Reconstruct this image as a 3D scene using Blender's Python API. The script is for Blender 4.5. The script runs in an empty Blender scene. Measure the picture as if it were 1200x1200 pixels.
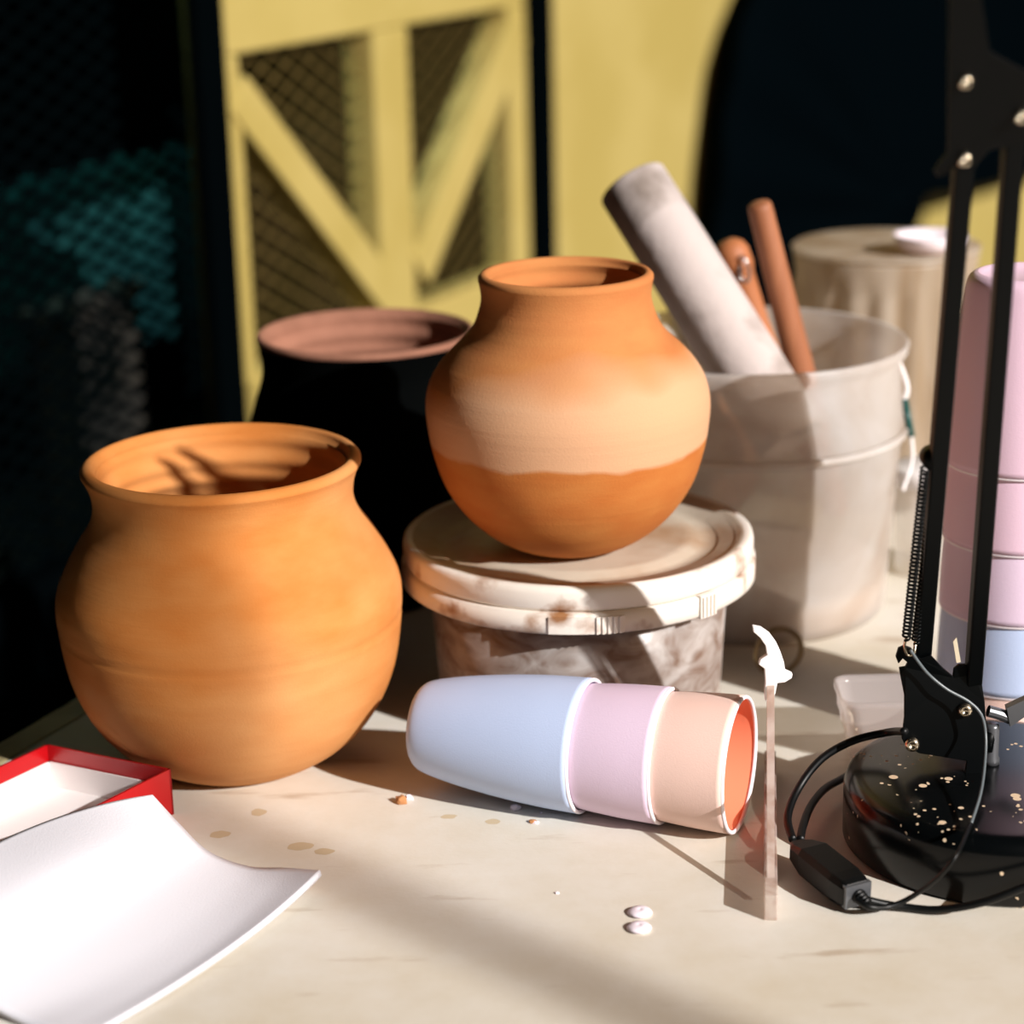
import bpy, bmesh, math, random
from mathutils import Vector, Matrix
random.seed(7)
sc = bpy.context.scene
C = sc.collection
PI = math.pi
# ---------------------------------------------------------------- camera
TZ = 0.75                      # table top height
F_PX = 2500.0
PITCH, ROLL, CAMH = math.radians(17.3), math.radians(1.4), 0.56
_F = Vector((0, math.cos(PITCH), -math.sin(PITCH)))
_U = Vector((0, math.sin(PITCH), math.cos(PITCH)))
_R = Vector((1, 0, 0))
CR = _R*math.cos(ROLL) - _U*math.sin(ROLL)
CU = _R*math.sin(ROLL) + _U*math.cos(ROLL)
CAM = Vector((0, 0, TZ+CAMH))
cam_d = bpy.data.cameras.new('camera')
cam = bpy.data.objects.new('camera', cam_d); C.objects.link(cam)
cam.matrix_world = Matrix(((CR.x, CU.x, -_F.x, CAM.x), (CR.y, CU.y, -_F.y, CAM.y), (CR.z, CU.z, -_F.z, CAM.z), (0, 0, 0, 1)))
cam_d.sensor_width = 24.0
cam_d.lens = 24.0*F_PX/1200.0
cam_d.clip_start = 0.05
cam_d.dof.use_dof = True
cam_d.dof.focus_distance = 1.24
cam_d.dof.aperture_fstop = 2.8
sc.camera = cam
# ---------------------------------------------------------------- light
SUN_AZ, SUN_EL = math.radians(-43), math.radians(28)      # where the sun stands
SUN = Vector((math.cos(SUN_AZ)*math.cos(SUN_EL), math.sin(SUN_AZ)*math.cos(SUN_EL), math.sin(SUN_EL)))
w = bpy.data.worlds.new('world'); sc.world = w; w.use_nodes = True
w.node_tree.nodes['Background'].inputs[0].default_value = (0.35, 0.6, 0.7, 1)
w.node_tree.nodes['Background'].inputs[1].default_value = 0.006
sd = bpy.data.lights.new('sun', 'SUN'); sd.energy = 5.0; sd.angle = math.radians(0.6); sd.color = (1.0, 0.975, 0.95)
so = bpy.data.objects.new('sun', sd); C.objects.link(so)
so.location = SUN*5; so.rotation_euler = (-SUN).to_track_quat('-Z', 'Y').to_euler()
ad = bpy.data.lights.new('warm_fill', 'AREA'); ad.shape = 'RECTANGLE'; ad.size = 0.9; ad.size_y = 0.9; ad.energy = 11; ad.color = (1.0, 0.60, 0.34)  # added warm fill that lifts the shadows from the right
ao = bpy.data.objects.new('warm_fill', ad); C.objects.link(ao)
ao.location = (1.7, 0.1, TZ+1.1); ao.rotation_euler = (Vector((0.1, 1.2, TZ)) - ao.location).to_track_quat('-Z', 'Y').to_euler()
vs = sc.view_settings
vs.view_transform = 'Standard'; vs.look = 'None'; vs.gamma = 1.0; vs.use_curve_mapping = False
vs.exposure = 0.35

# ---------------------------------------------------------------- rays
def ray(px, py):
    return _F + CR*((px-600)/F_PX) - CU*((py-600)/F_PX)
def T(px, py, z=0.0):
    """point at height z over the table seen at this pixel"""
    d = ray(px, py); t = (z-CAMH)/d.z
    return CAM + d*t
def D(px, py, Y):
    d = ray(px, py); return CAM + d*(Y/d.y)
def zat(P, py):
    """height over the world such that the vertical through P shows at image row py"""
    lo, hi = -1.5, 2.5
    for _ in range(50):
        m = (lo+hi)/2
        v = Vector((P.x, P.y, m)) - CAM
        y = 600 - F_PX*v.dot(CU)/v.dot(_F)
        if y > py: lo = m
        else: hi = m
    return m
def scale_at(P):
    return (P-CAM).dot(_F)/F_PX
# ---------------------------------------------------------------- materials
def rgb(r, g, b):
    f = lambda c: ((c/255+0.055)/1.055)**2.4 if c/255 > 0.04045 else c/255/12.92
    return (f(r), f(g), f(b), 1)
def mat(name, col, rough=0.6, metal=0.0, col2=None, scale=20, thr=(0.4, 0.6), bump=0.0, bscale=200, alpha=1.0, stretch=(1, 1, 1), trans=0.0, spec=0.5, sss=0.0, detail=5):
    m = bpy.data.materials.new(name); m.use_nodes = True
    nt = m.node_tree; N = nt.nodes; L = nt.links
    b = N['Principled BSDF']
    b.inputs['Base Color'].default_value = col
    b.inputs['Roughness'].default_value = rough
    b.inputs['Metallic'].default_value = metal
    b.inputs['Alpha'].default_value = alpha
    b.inputs['Specular IOR Level'].default_value = spec
    b.inputs['Transmission Weight'].default_value = trans
    if sss:
        b.inputs['Subsurface Weight'].default_value = sss
        b.inputs['Subsurface Scale'].default_value = 0.01
    tc = N.new('ShaderNodeTexCoord'); mp = N.new('ShaderNodeMapping'); mp.inputs['Scale'].default_value = stretch
    L.new(tc.outputs['Object'], mp.inputs[0])
    if col2:
        n = N.new('ShaderNodeTexNoise'); n.inputs['Scale'].default_value = scale; n.inputs['Detail'].default_value = detail
        L.new(mp.outputs[0], n.inputs[0])
        r = N.new('ShaderNodeValToRGB'); r.color_ramp.elements[0].position = thr[0]; r.color_ramp.elements[1].position = thr[1]
        r.color_ramp.elements[0].color = col; r.color_ramp.elements[1].color = col2
        L.new(n.outputs[0], r.inputs[0]); L.new(r.outputs[0], b.inputs['Base Color'])
    if bump:
        n2 = N.new('ShaderNodeTexNoise'); n2.inputs['Scale'].default_value = bscale; n2.inputs['Detail'].default_value = 4
        L.new(mp.outputs[0], n2.inputs[0])
        bp = N.new('ShaderNodeBump'); bp.inputs['Strength'].default_value = bump; bp.inputs['Distance'].default_value = 0.002
        L.new(n2.outputs[0], bp.inputs['Height']); L.new(bp.outputs[0], b.inputs['Normal'])
    return m
def milky(name, col, alpha, rough=0.35, col2=None, scale=12, thr=(0.4, 0.65), stretch=(1, 1, 1), transl=0.5, tint=(0.9, 0.86, 0.8, 1)):
    """translucent plastic: diffuse + translucent over clear"""
    m = bpy.data.materials.new(name); m.use_nodes = True
    nt = m.node_tree; N = nt.nodes; L = nt.links; N.remove(N['Principled BSDF'])
    out = N['Material Output']
    df = N.new('ShaderNodeBsdfDiffuse'); tl = N.new('ShaderNodeBsdfTranslucent'); tr = N.new('ShaderNodeBsdfTransparent'); gl = N.new('ShaderNodeBsdfGlossy')
    gl.inputs['Roughness'].default_value = rough; tr.inputs[0].default_value = tint
    df.inputs[0].default_value = col; tl.inputs[0].default_value = col
    m1 = N.new('ShaderNodeMixShader'); m1.inputs[0].default_value = transl
    L.new(df.outputs[0], m1.inputs[1]); L.new(tl.outputs[0], m1.inputs[2])
    m2 = N.new('ShaderNodeMixShader'); m2.inputs[0].default_value = 0.05
    L.new(m1.outputs[0], m2.inputs[1]); L.new(gl.outputs[0], m2.inputs[2])
    m3 = N.new('ShaderNodeMixShader'); m3.inputs[0].default_value = alpha
    L.new(tr.outputs[0], m3.inputs[1]); L.new(m2.outputs[0], m3.inputs[2])
    L.new(m3.outputs[0], out.inputs[0])
    if col2:
        tc = N.new('ShaderNodeTexCoord'); mp = N.new('ShaderNodeMapping'); mp.inputs['Scale'].default_value = stretch
        n = N.new('ShaderNodeTexNoise'); n.inputs['Scale'].default_value = scale; n.inputs['Detail'].default_value = 6; n.inputs['Distortion'].default_value = 1.0
        r = N.new('ShaderNodeValToRGB'); r.color_ramp.elements[0].position = thr[0]; r.color_ramp.elements[1].position = thr[1]
        r.color_ramp.elements[0].color = col; r.color_ramp.elements[1].color = col2
        L.new(tc.outputs['Object'], mp.inputs[0]); L.new(mp.outputs[0], n.inputs[0]); L.new(n.outputs[0], r.inputs[0])
        L.new(r.outputs[0], df.inputs[0]); L.new(r.outputs[0], tl.inputs[0])
    return m
def clay(name, base, pale, dark, line_z=None, top_z=None, patch=None):
    """terracotta with throwing rings; the small pot is drying, so a pale dry band starts at line_z"""
    m = mat(name, base, 0.85, spec=0.2)
    nt = m.node_tree; N = nt.nodes; L = nt.links; b = N['Principled BSDF']
    tc = N.new('ShaderNodeTexCoord'); sep = N.new('ShaderNodeSeparateXYZ'); L.new(tc.outputs['Object'], sep.inputs[0])
    n = N.new('ShaderNodeTexNoise'); n.inputs['Scale'].default_value = 22; n.inputs['Detail'].default_value = 6
    mp = N.new('ShaderNodeMapping'); mp.inputs['Scale'].default_value = (1, 1, 2.4)
    L.new(tc.outputs['Object'], mp.inputs[0]); L.new(mp.outputs[0], n.inputs[0])
    r = N.new('ShaderNodeValToRGB'); r.color_ramp.elements[0].position = 0.32; r.color_ramp.elements[1].position = 0.72
    r.color_ramp.elements[0].color = dark; r.color_ramp.elements[1].color = base
    L.new(n.outputs[0], r.inputs[0])
    cur = r.outputs[0]
    if line_z is not None:
        def madd(a, bb, c):
            q = N.new('ShaderNodeMath'); q.operation = 'MULTIPLY_ADD'
            for i, v in enumerate((a, bb, c)):
                if hasattr(v, 'default_value') or hasattr(v, 'is_output'): L.new(v, q.inputs[i])
                else: q.inputs[i].default_value = v
            return q.outputs[0]
        n3 = N.new('ShaderNodeTexNoise'); n3.inputs['Scale'].default_value = 9; L.new(tc.outputs['Object'], n3.inputs[0])
        n4 = N.new('ShaderNodeTexNoise'); n4.inputs['Scale'].default_value = 30; L.new(tc.outputs['Object'], n4.inputs[0])
        zlo = madd(n4.outputs[0], 0.010, sep.outputs[2])
        up = N.new('ShaderNodeMapRange'); up.inputs[1].default_value = line_z+0.004; up.inputs[2].default_value = line_z+0.007
        L.new(zlo, up.inputs[0])
        zhi = madd(n3.outputs[0], 0.075, sep.outputs[2]); zhi = madd(sep.outputs[0], -0.16, zhi)
        dn = N.new('ShaderNodeMapRange'); dn.inputs[1].default_value = top_z+0.012; dn.inputs[2].default_value = top_z+0.032; dn.inputs[3].default_value = 1; dn.inputs[4].default_value = 0.15
        L.new(zhi, dn.inputs[0])
        mu = N.new('ShaderNodeMath'); mu.operation = 'MULTIPLY'; L.new(up.outputs[0], mu.inputs[0]); L.new(dn.outputs[0], mu.inputs[1])
        mx = N.new('ShaderNodeMix'); mx.data_type = 'RGBA'; mx.inputs[7].default_value = pale
        L.new(mu.outputs[0], mx.inputs[0]); L.new(cur, mx.inputs[6]); cur = mx.outputs[2]
    else:
        n3 = N.new('ShaderNodeTexNoise'); n3.inputs['Scale'].default_value = 6; n3.inputs['Detail'].default_value = 3; L.new(tc.outputs['Object'], n3.inputs[0])
        r3 = N.new('ShaderNodeMapRange'); r3.inputs[1].default_value = 0.45; r3.inputs[2].default_value = 0.75; r3.inputs[4].default_value = 0.6
        L.new(n3.outputs[0], r3.inputs[0])
        mx = N.new('ShaderNodeMix'); mx.data_type = 'RGBA'; mx.inputs[7].default_value = pale
        L.new(r3.outputs[0], mx.inputs[0]); L.new(cur, mx.inputs[6]); cur = mx.outputs[2]
    L.new(cur, b.inputs['Base Color'])
    # throwing rings + grain
    mp2 = N.new('ShaderNodeMapping'); mp2.inputs['Scale'].default_value = (3, 3, 160); L.new(tc.outputs['Object'], mp2.inputs[0])
    nr = N.new('ShaderNodeTexNoise'); nr.inputs['Scale'].default_value = 1.0; nr.inputs['Detail'].default_value = 3; L.new(mp2.outputs[0], nr.inputs[0])
    ng = N.new('ShaderNodeTexNoise'); ng.inputs['Scale'].default_value = 700; L.new(tc.outputs['Object'], ng.inputs[0])
    ad_ = N.new('ShaderNodeMath'); ad_.operation = 'MULTIPLY_ADD'; ad_.inputs[1].default_value = 0.35
    L.new(ng.outputs[0], ad_.inputs[0]); L.new(nr.outputs[0], ad_.inputs[2])
    bp = N.new('ShaderNodeBump'); bp.inputs['Strength'].default_value = 0.35; bp.inputs['Distance'].default_value = 0.0012
    L.new(ad_.outputs[0], bp.inputs['Height']); L.new(bp.outputs[0], b.inputs['Normal'])
    return m
# ---------------------------------------------------------------- mesh helpers
def thing(name, label, cat, loc, group=None):
    o = bpy.data.objects.new(name, None); C.objects.link(o); o.location = loc; o.empty_display_size = 0.02
    o['label'] = label; o['category'] = cat
    if group: o['group'] = group
    return o
def tag(o, label, cat, group=None):
    o['label'] = label; o['category'] = cat
    if group: o['group'] = group
    return o
def root_of(o):
    while o.parent: o = o.parent
    return o
def obj(name, bm, m, parent=None, origin=None, smooth=True, label=None, bevel=0, solid=0, sub=0):
    """bm is in world coordinates; origin is the thing's own base"""
    og = Vector(origin) if origin is not None else (Vector(root_of(parent).location) if parent else Vector((0, 0, 0)))
    bmesh.ops.translate(bm, verts=bm.verts, vec=-og)
    bmesh.ops.recalc_face_normals(bm, faces=bm.faces) if not solid else None
    me = bpy.data.meshes.new(name); bm.to_mesh(me); bm.free()
    for p in me.polygons: p.use_smooth = smooth
    ms = m if isinstance(m, (list, tuple)) else [m]
    for q in ms: me.materials.append(q)
    o = bpy.data.objects.new(name, me); C.objects.link(o)
    if parent: o.parent = parent
    if not parent: o.location = og
    if label: o['label'] = label
    if bevel:
        b = o.modifiers.new('bevel', 'BEVEL'); b.width = bevel; b.segments = 3; b.limit_method = 'ANGLE'; b.angle_limit = math.radians(40)
    if solid:
        s = o.modifiers.new('solid', 'SOLIDIFY'); s.thickness = solid; s.offset = 0
    if sub:
        s = o.modifiers.new('sub', 'SUBSURF'); s.levels = sub; s.render_levels = sub
    return o
def struct(name, bm, m, **k):
    o = obj(name, bm, m, **k); o['kind'] = 'structure'; return o
def basis(axis):
    z = Vector(axis).normalized(); x = z.orthogonal().normalized() if abs(z.z) < .999 else Vector((1, 0, 0)); y = z.cross(x)
    return x, y, z
def lathe(bm, prof, base, axis=(0, 0, 1), seg=72, closed=False, mi=0, x0=None, wob=0.0):
    x, y, z = basis(axis)
    base = Vector(base); rings = []
    for r, h in prof:
        if r < 1e-6: rings.append([bm.verts.new(base+z*h)])
        else:
            rings.append([bm.verts.new(base+z*h+(x*math.cos(a)+y*math.sin(a))*(r*(1+wob*math.sin(2*a+h*30)))) for a in (2*PI*i/seg for i in range(seg))])
    ps = list(zip(rings, rings[1:])) + ([(rings[-1], rings[0])] if closed else [])
    for A, B in ps:
        for i in range(seg):
            j = (i+1) % seg
            if len(A) == 1 and len(B) == 1: continue
            if len(A) == 1: f = bm.faces.new((A[0], B[j], B[i]))
            elif len(B) == 1: f = bm.faces.new((A[i], A[j], B[0]))
            else: f = bm.faces.new((A[i], A[j], B[j], B[i]))
            f.material_index = mi
    return bm
def spline(pts, n=8):
    """Catmull-Rom through tuples"""
    out = []
    P = [pts[0]]+list(pts)+[pts[-1]]
    for i in range(1, len(P)-2):
        for k in range(n):
            t = k/n
            out.append(tuple(0.5*((2*b)+(-a+c)*t+(2*a-5*b+4*c-d)*t*t+(-a+3*b-3*c+d)*t**3) for a, b, c, d in zip(P[i-1], P[i], P[i+1], P[i+2])))
    out.append(tuple(pts[-1])); return out
def tube(bm, pts, r, seg=12, n=8, smooth=True, cap=True, closed=False):
    P = [Vector(p) for p in (spline([tuple(q) for q in pts], n) if smooth else pts)]
    up = None; rings = []
    for i, p in enumerate(P):
        if closed: t = (P[(i+1) % len(P)]-P[i-1]).normalized()
        else: t = (P[min(i+1, len(P)-1)]-P[max(i-1, 0)]).normalized()
        if up is None: up = t.orthogonal().normalized()
        up = (up - t*up.dot(t)).normalized(); s = t.cross(up)
        rr = r(i/(len(P)-1)) if callable(r) else r
        rings.append([bm.verts.new(p+(up*math.cos(a)+s*math.sin(a))*rr) for a in (2*PI*k/seg for k in range(seg))])
    m = len(rings)
    for i in range(m if closed else m-1):
        A, B = rings[i], rings[(i+1) % m]
        for k in range(seg): bm.faces.new((A[k], A[(k+1) % seg], B[(k+1) % seg], B[k]))
    if cap and not closed:
        bm.faces.new(rings[0][::-1]); bm.faces.new(rings[-1])
    return bm
def box(bm, o, ax, ay, az):
    """parallelepiped from corner o"""
    o = Vector(o); v = [bm.verts.new(o+Vector(ax)*i+Vector(ay)*j+Vector(az)*k) for k in (0, 1) for j in (0, 1) for i in (0, 1)]
    for f in ((0, 2, 3, 1), (4, 5, 7, 6), (0, 1, 5, 4), (2, 6, 7, 3), (0, 4, 6, 2), (1, 3, 7, 5)): bm.faces.new([v[i] for i in f])
    return bm
def beam(bm, a, b, wv, dv):
    """bar from a to b, full width vector wv, depth vector dv, centred on the line"""
    a = Vector(a); b = Vector(b); wv = Vector(wv); dv = Vector(dv)
    return box(bm, a-wv/2-dv/2, b-a, wv, dv)
def prism(bm, pts, ext):
    ext = Vector(ext); A = [bm.verts.new(Vector(p)) for p in pts]; B = [bm.verts.new(Vector(p)+ext) for p in pts]
    n = len(A)
    bm.faces.new(A[::-1]); bm.faces.new(B)
    for i in range(n): bm.faces.new((A[i], A[(i+1) % n], B[(i+1) % n], B[i]))
    return bm
NB = bmesh.new

# ================================================================ SETTING
AX = Vector((math.cos(math.radians(64)), math.sin(math.radians(64)), 0))   # direction of the table's left edge and the left wall
NX = Vector((AX.y, -AX.x, 0))                                               # points to the right, away from that wall
UP = Vector((0, 0, 1))
M_floor = mat('concrete_floor', rgb(38, 36, 34), 0.8, col2=rgb(60, 56, 50), scale=6, bump=0.2)
M_dark = mat('unlit_wall_black', rgb(3, 6, 8), 0.95, col2=rgb(5, 9, 11), scale=4, spec=0.0)  # near-black colour stands for walls that get no light
M_yellow = mat('yellow_paint', rgb(160, 140, 76), 0.7, col2=rgb(168, 148, 86), scale=5, bump=0.1, bscale=60, spec=0.2)
M_black = mat('black_steel_and_shade', rgb(2, 4, 5), 0.9, spec=0.0)  # black posts; on the fence panels it also stands for unlit space

wp = T(285, 490); # dummy to keep the helper warm
Wbase = D(285, 300, 2.45); Wbase.z = 0            # a point on the left wall's line
def WP(px, py, off=0.0):
    """point where this pixel meets the left wall's plane (pushed off metres into the room)"""
    d = ray(px, py); o = Wbase + NX*off
    t = (o-CAM).dot(NX)/d.dot(NX); return CAM + d*t
def wall_poly(name, pix, depth, m, parent=None, off=0.0, **k):
    b = NB(); prism(b, [WP(x, y, off) for x, y in pix], -NX*depth)
    return b
# floor, far walls
b = NB(); box(b, (-3.5, -4.6, -0.05), (11, 0, 0), (0, 17, 0), (0, 0, 0.05)); struct('floor', b, M_floor, smooth=False)
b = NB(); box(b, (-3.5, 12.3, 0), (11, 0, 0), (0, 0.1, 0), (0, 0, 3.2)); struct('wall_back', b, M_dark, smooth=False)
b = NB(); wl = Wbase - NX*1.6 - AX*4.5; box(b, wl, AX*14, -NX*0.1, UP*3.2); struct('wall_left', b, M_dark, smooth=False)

# ---- yellow partition wall with the mesh door
sS = lambda P: (P-Wbase).dot(AX)
x_of = lambda px, y=300: sS(WP(px, y))
s_post0, s_post1 = x_of(619, 150), x_of(643, 150)
door_root = thing('mesh_door', 'yellow metal door with wire mesh openings and V shaped braces', 'door', (WP(440, 300).x, WP(440, 300).y, 0))
TH = 0.045
def frame_quad(pix, depth=TH, off=0.0):
    b = NB(); prism(b, [WP(x, y, off) for x, y in pix], -NX*depth); return b
# outline: the solid upper panel, stiles, rail; drawn in real wall coordinates
def wpt(s, z, off=0.0): return Wbase + AX*s + UP*z + NX*off
s0, s1 = x_of(259, 150), x_of(619, 150)
sA, sB = x_of(285, 150), x_of(598, 150)
zt = WP(285, 70).z; zt2 = WP(600, 3).z; ztop = (zt+zt2)/2
zb = (WP(560, 332).z + WP(520, 350).z)/2
def wbox(sa, sb, za, zb_, dep=TH, off=0.0):
    b = NB(); box(b, wpt(sa, za, off), AX*(sb-sa), -NX*dep, UP*(zb_-za)); return b
obj('upper_panel', wbox(s0, s1, ztop, 2.35), M_yellow, door_root, smooth=False, bevel=0.004)
obj('lower_panel', wbox(s0, s1, 0.02, zb-0.07), M_yellow, door_root, smooth=False, bevel=0.004)
obj('stile', wbox(s0, sA, zb-0.07, ztop), M_yellow, door_root, smooth=False, bevel=0.004)
obj('stile', wbox(sB, s1, zb-0.07, ztop), M_yellow, door_root, smooth=False, bevel=0.004)
sm0, sm1 = x_of(444, 200), x_of(484, 200)
obj('middle_stile', wbox(sm0, sm1, zb-0.07, ztop), M_yellow, door_root, smooth=False, bevel=0.004)
obj('bottom_rail', wbox(s0, s1, zb-0.07, zb), M_yellow, door_root, smooth=False, bevel=0.004)
for pa, pb, wd in (((278, 110), (458, 350), 0.052), ((608, 30), (492, 318), 0.062)):
    A_, B_ = WP(*pa), WP(*pb); dr = (B_-A_).normalized(); wv = dr.cross(NX).normalized()*wd
    b = NB(); beam(b, A_-NX*TH*0.5+NX*0.004, B_-NX*TH*0.5+NX*0.004, wv, NX*TH); obj('brace', b, M_yellow, door_root, smooth=False, bevel=0.003)
# wire mesh, clipped diagonals
def wires(bm, sa, sb, za, zb_, ds, dz, th, off):
    W_, H_ = sb-sa, zb_-za
    slope = dz/ds
    for sg in (1, -1):
        k = -int(H_/dz)-2
        while k*dz < H_ + W_*slope + dz:
            c = k*dz
            pts = []
            # line z = c + sg*slope*(s)   (for sg=-1 start from the top)
            f = (lambda s: c + slope*s) if sg == 1 else (lambda s: c - slope*s)
            g = (lambda z: (z-c)/slope) if sg == 1 else (lambda z: (c-z)/slope)
            for s in (0, W_):
                z = f(s)
                if -1e-9 <= z <= H_+1e-9: pts.append((s, z))
            for z in (0, H_):
                s = g(z)
                if 0 < s < W_: pts.append((s, z))
            if len(pts) >= 2:
                pts.sort(); a, e = pts[0], pts[-1]
                A_ = wpt(sa+a[0], za+a[1], off); B_ = wpt(sa+e[0], za+e[1], off)
                if (B_-A_).length > 0.01:
                    d = (B_-A_).normalized(); beam(bm, A_, B_, d.cross(NX)*th, NX*th*0.8)
            k += 1
    return bm
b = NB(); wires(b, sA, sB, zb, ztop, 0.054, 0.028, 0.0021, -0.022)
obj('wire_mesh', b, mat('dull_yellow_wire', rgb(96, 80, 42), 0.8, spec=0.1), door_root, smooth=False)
# dark boards behind the mesh
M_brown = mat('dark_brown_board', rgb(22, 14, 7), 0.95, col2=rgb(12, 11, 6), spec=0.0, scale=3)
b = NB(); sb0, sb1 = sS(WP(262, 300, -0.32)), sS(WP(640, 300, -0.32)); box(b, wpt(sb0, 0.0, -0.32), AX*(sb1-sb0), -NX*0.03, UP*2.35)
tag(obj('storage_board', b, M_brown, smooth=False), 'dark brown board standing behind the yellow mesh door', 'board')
# black post, yellow panel to its right
b = wbox(s_post0, s_post1, 0, 2.5, 0.10, 0.01); struct('trim_1', b, M_black, smooth=False)
b = wbox(s_post1, s_post1+7.5, 0, 2.6, 0.10); struct('wall_yellow', b, M_yellow, smooth=False)
sL = x_of(231, 200)
b = wbox(sL, s0, 0, 2.5, 0.012, 0.012); struct('trim_2', b, M_black, smooth=False)
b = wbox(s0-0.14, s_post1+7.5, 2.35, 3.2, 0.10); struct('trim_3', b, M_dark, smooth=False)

# ---- dark room at the left: mesh cage, teal colour standing for dim light beyond it
M_teal = mat('teal_light_tint', rgb(22, 58, 58), 0.9, col2=rgb(12, 34, 40), spec=0.0, scale=2.5)
M_wire = mat('dark_wire', rgb(2, 5, 6), 0.9, spec=0.0)  # fence shade is put into the near-black wire colour
cage = thing('mesh_fence', 'wire mesh fence panel at the far left, shadow put into its black colour', 'fence', tuple(wpt(s0-1.0, 0, -0.10)))
b = NB()
def cage_wires():
    bb = NB(); wires(bb, s0-1.45, sS(WP(256, 300, -0.13)), 0.55, 1.25, 0.055, 0.026, 0.006, -0.13); return bb
obj('wire_mesh', cage_wires(), M_wire, cage, smooth=False)
b = NB()
for a_, c_ in ((s0-1.49, s0-1.45),):
    box(b, wpt(a_, 0, -0.10), AX*(c_-a_), -NX*0.04, UP*2.0)
obj('fence_post', b, M_black, cage, smooth=False)
b = NB(); box(b, wpt(s0-1.45, 1.25, -0.10), AX*(sL-s0+1.45), -NX*0.04, UP*0.75); obj('upper_panel', b, M_black, cage, smooth=False)
b = NB(); box(b, wpt(s0-1.45, 0.0, -0.10), AX*(sL-s0+1.45), -NX*0.04, UP*0.55); obj('lower_panel', b, M_black, cage, smooth=False)
# added wavy sheet, coloured and sized as the dim teal light behind the fence
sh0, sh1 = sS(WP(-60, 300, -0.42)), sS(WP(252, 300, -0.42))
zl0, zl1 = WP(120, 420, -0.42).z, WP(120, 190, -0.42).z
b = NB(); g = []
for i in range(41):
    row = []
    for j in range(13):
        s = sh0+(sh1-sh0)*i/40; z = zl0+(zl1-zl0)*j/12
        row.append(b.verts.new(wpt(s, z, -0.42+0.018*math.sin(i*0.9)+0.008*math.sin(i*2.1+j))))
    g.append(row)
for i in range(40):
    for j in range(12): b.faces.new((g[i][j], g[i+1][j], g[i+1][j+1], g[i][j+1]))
tag(obj('teal_light_sheet', b, M_teal, solid=0.003), 'added teal sheet standing for dim light behind the dark wire mesh', 'sheet')
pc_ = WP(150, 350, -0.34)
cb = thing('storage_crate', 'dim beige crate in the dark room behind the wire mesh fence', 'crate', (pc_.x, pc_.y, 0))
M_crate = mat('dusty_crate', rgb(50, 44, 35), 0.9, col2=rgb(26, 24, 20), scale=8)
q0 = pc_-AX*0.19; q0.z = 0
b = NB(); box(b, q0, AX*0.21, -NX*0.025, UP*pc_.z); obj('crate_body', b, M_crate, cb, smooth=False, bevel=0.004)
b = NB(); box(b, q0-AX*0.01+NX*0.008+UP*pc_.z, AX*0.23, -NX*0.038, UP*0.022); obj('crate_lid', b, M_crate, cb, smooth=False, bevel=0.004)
# added teal fill light for that corner, without any fitting
ld = bpy.data.lights.new('teal_corner_fill', 'AREA'); ld.size = 0.5; ld.energy = 5.0; ld.color = (0.55, 1.0, 0.95)
lo = bpy.data.objects.new('teal_corner_fill', ld); C.objects.link(lo); lo.location = wpt(sh1-0.45, 1.62, -0.17)
lo.rotation_euler = (wpt(sh1-0.25, 0.95, -0.42)-Vector(lo.location)).to_track_quat('-Z', 'Y').to_euler()

# ---- window frame the sun comes through (behind the viewer's right shoulder)
mull_pt = T(515, 1080); mull_pt.z = 0
md = Vector((math.cos(SUN_AZ), math.sin(SUN_AZ), 0)); mp_ = mull_pt + md*5.4
M_wframe = mat('window_frame_paint', rgb(120, 116, 108), 0.6)
mside = Vector((-md.y, md.x, 0))
b = NB(); box(b, mp_-mside*0.014-md*0.02, mside*0.028, md*0.04, UP*4.6)
struct('window_1', b, M_wframe, smooth=False)

# ================================================================ TABLE
M_table = mat('table_top_paint', rgb(208, 196, 178), 0.55, spec=0.3)
nt = M_table.node_tree; N = nt.nodes; L = nt.links; bs = N['Principled BSDF']
tc = N.new('ShaderNodeTexCoord')
n1 = N.new('ShaderNodeTexNoise'); n1.inputs['Scale'].default_value = 5; n1.inputs['Detail'].default_value = 8; n1.inputs['Roughness'].default_value = 0.65
L.new(tc.outputs['Object'], n1.inputs[0])
r1 = N.new('ShaderNodeValToRGB'); e = r1.color_ramp.elements; e[0].position = 0.32; e[1].position = 0.62; e[0].color = rgb(204, 194, 174); e[1].color = rgb(221, 217, 208)
L.new(n1.outputs[0], r1.inputs[0])
mpx = N.new('ShaderNodeMapping'); mpx.inputs['Scale'].default_value = (14, 60, 1); mpx.inputs['Rotation'].default_value = (0, 0, 0.5); L.new(tc.outputs['Object'], mpx.inputs[0])
n2 = N.new('ShaderNodeTexNoise'); n2.inputs['Scale'].default_value = 1; n2.inputs['Detail'].default_value = 7; L.new(mpx.outputs[0], n2.inputs[0])
r2 = N.new('ShaderNodeMapRange'); r2.inputs[1].default_value = 0.63; r2.inputs[2].default_value = 0.74; r2.inputs[4].default_value = 0.45
L.new(n2.outputs[0], r2.inputs[0])
mx = N.new('ShaderNodeMix'); mx.data_type = 'RGBA'; mx.inputs[7].default_value = rgb(150, 120, 84)
L.new(r2.outputs[0], mx.inputs[0]); L.new(r1.outputs[0], mx.inputs[6]); L.new(mx.outputs[2], bs.inputs['Base Color'])
ng = N.new('ShaderNodeTexNoise'); ng.inputs['Scale'].default_value = 300; L.new(tc.outputs['Object'], ng.inputs[0])
bp = N.new('ShaderNodeBump'); bp.inputs['Strength'].default_value = 0.12; bp.inputs['Distance'].default_value = 0.001; L.new(ng.outputs[0], bp.inputs['Height']); L.new(bp.outputs[0], bs.inputs['Normal'])
M_edge = mat('table_edge_strip', rgb(176, 160, 120), 0.6, col2=rgb(150, 134, 98), scale=20)
M_gap = mat('table_side', rgb(60, 52, 40), 0.7)
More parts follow.
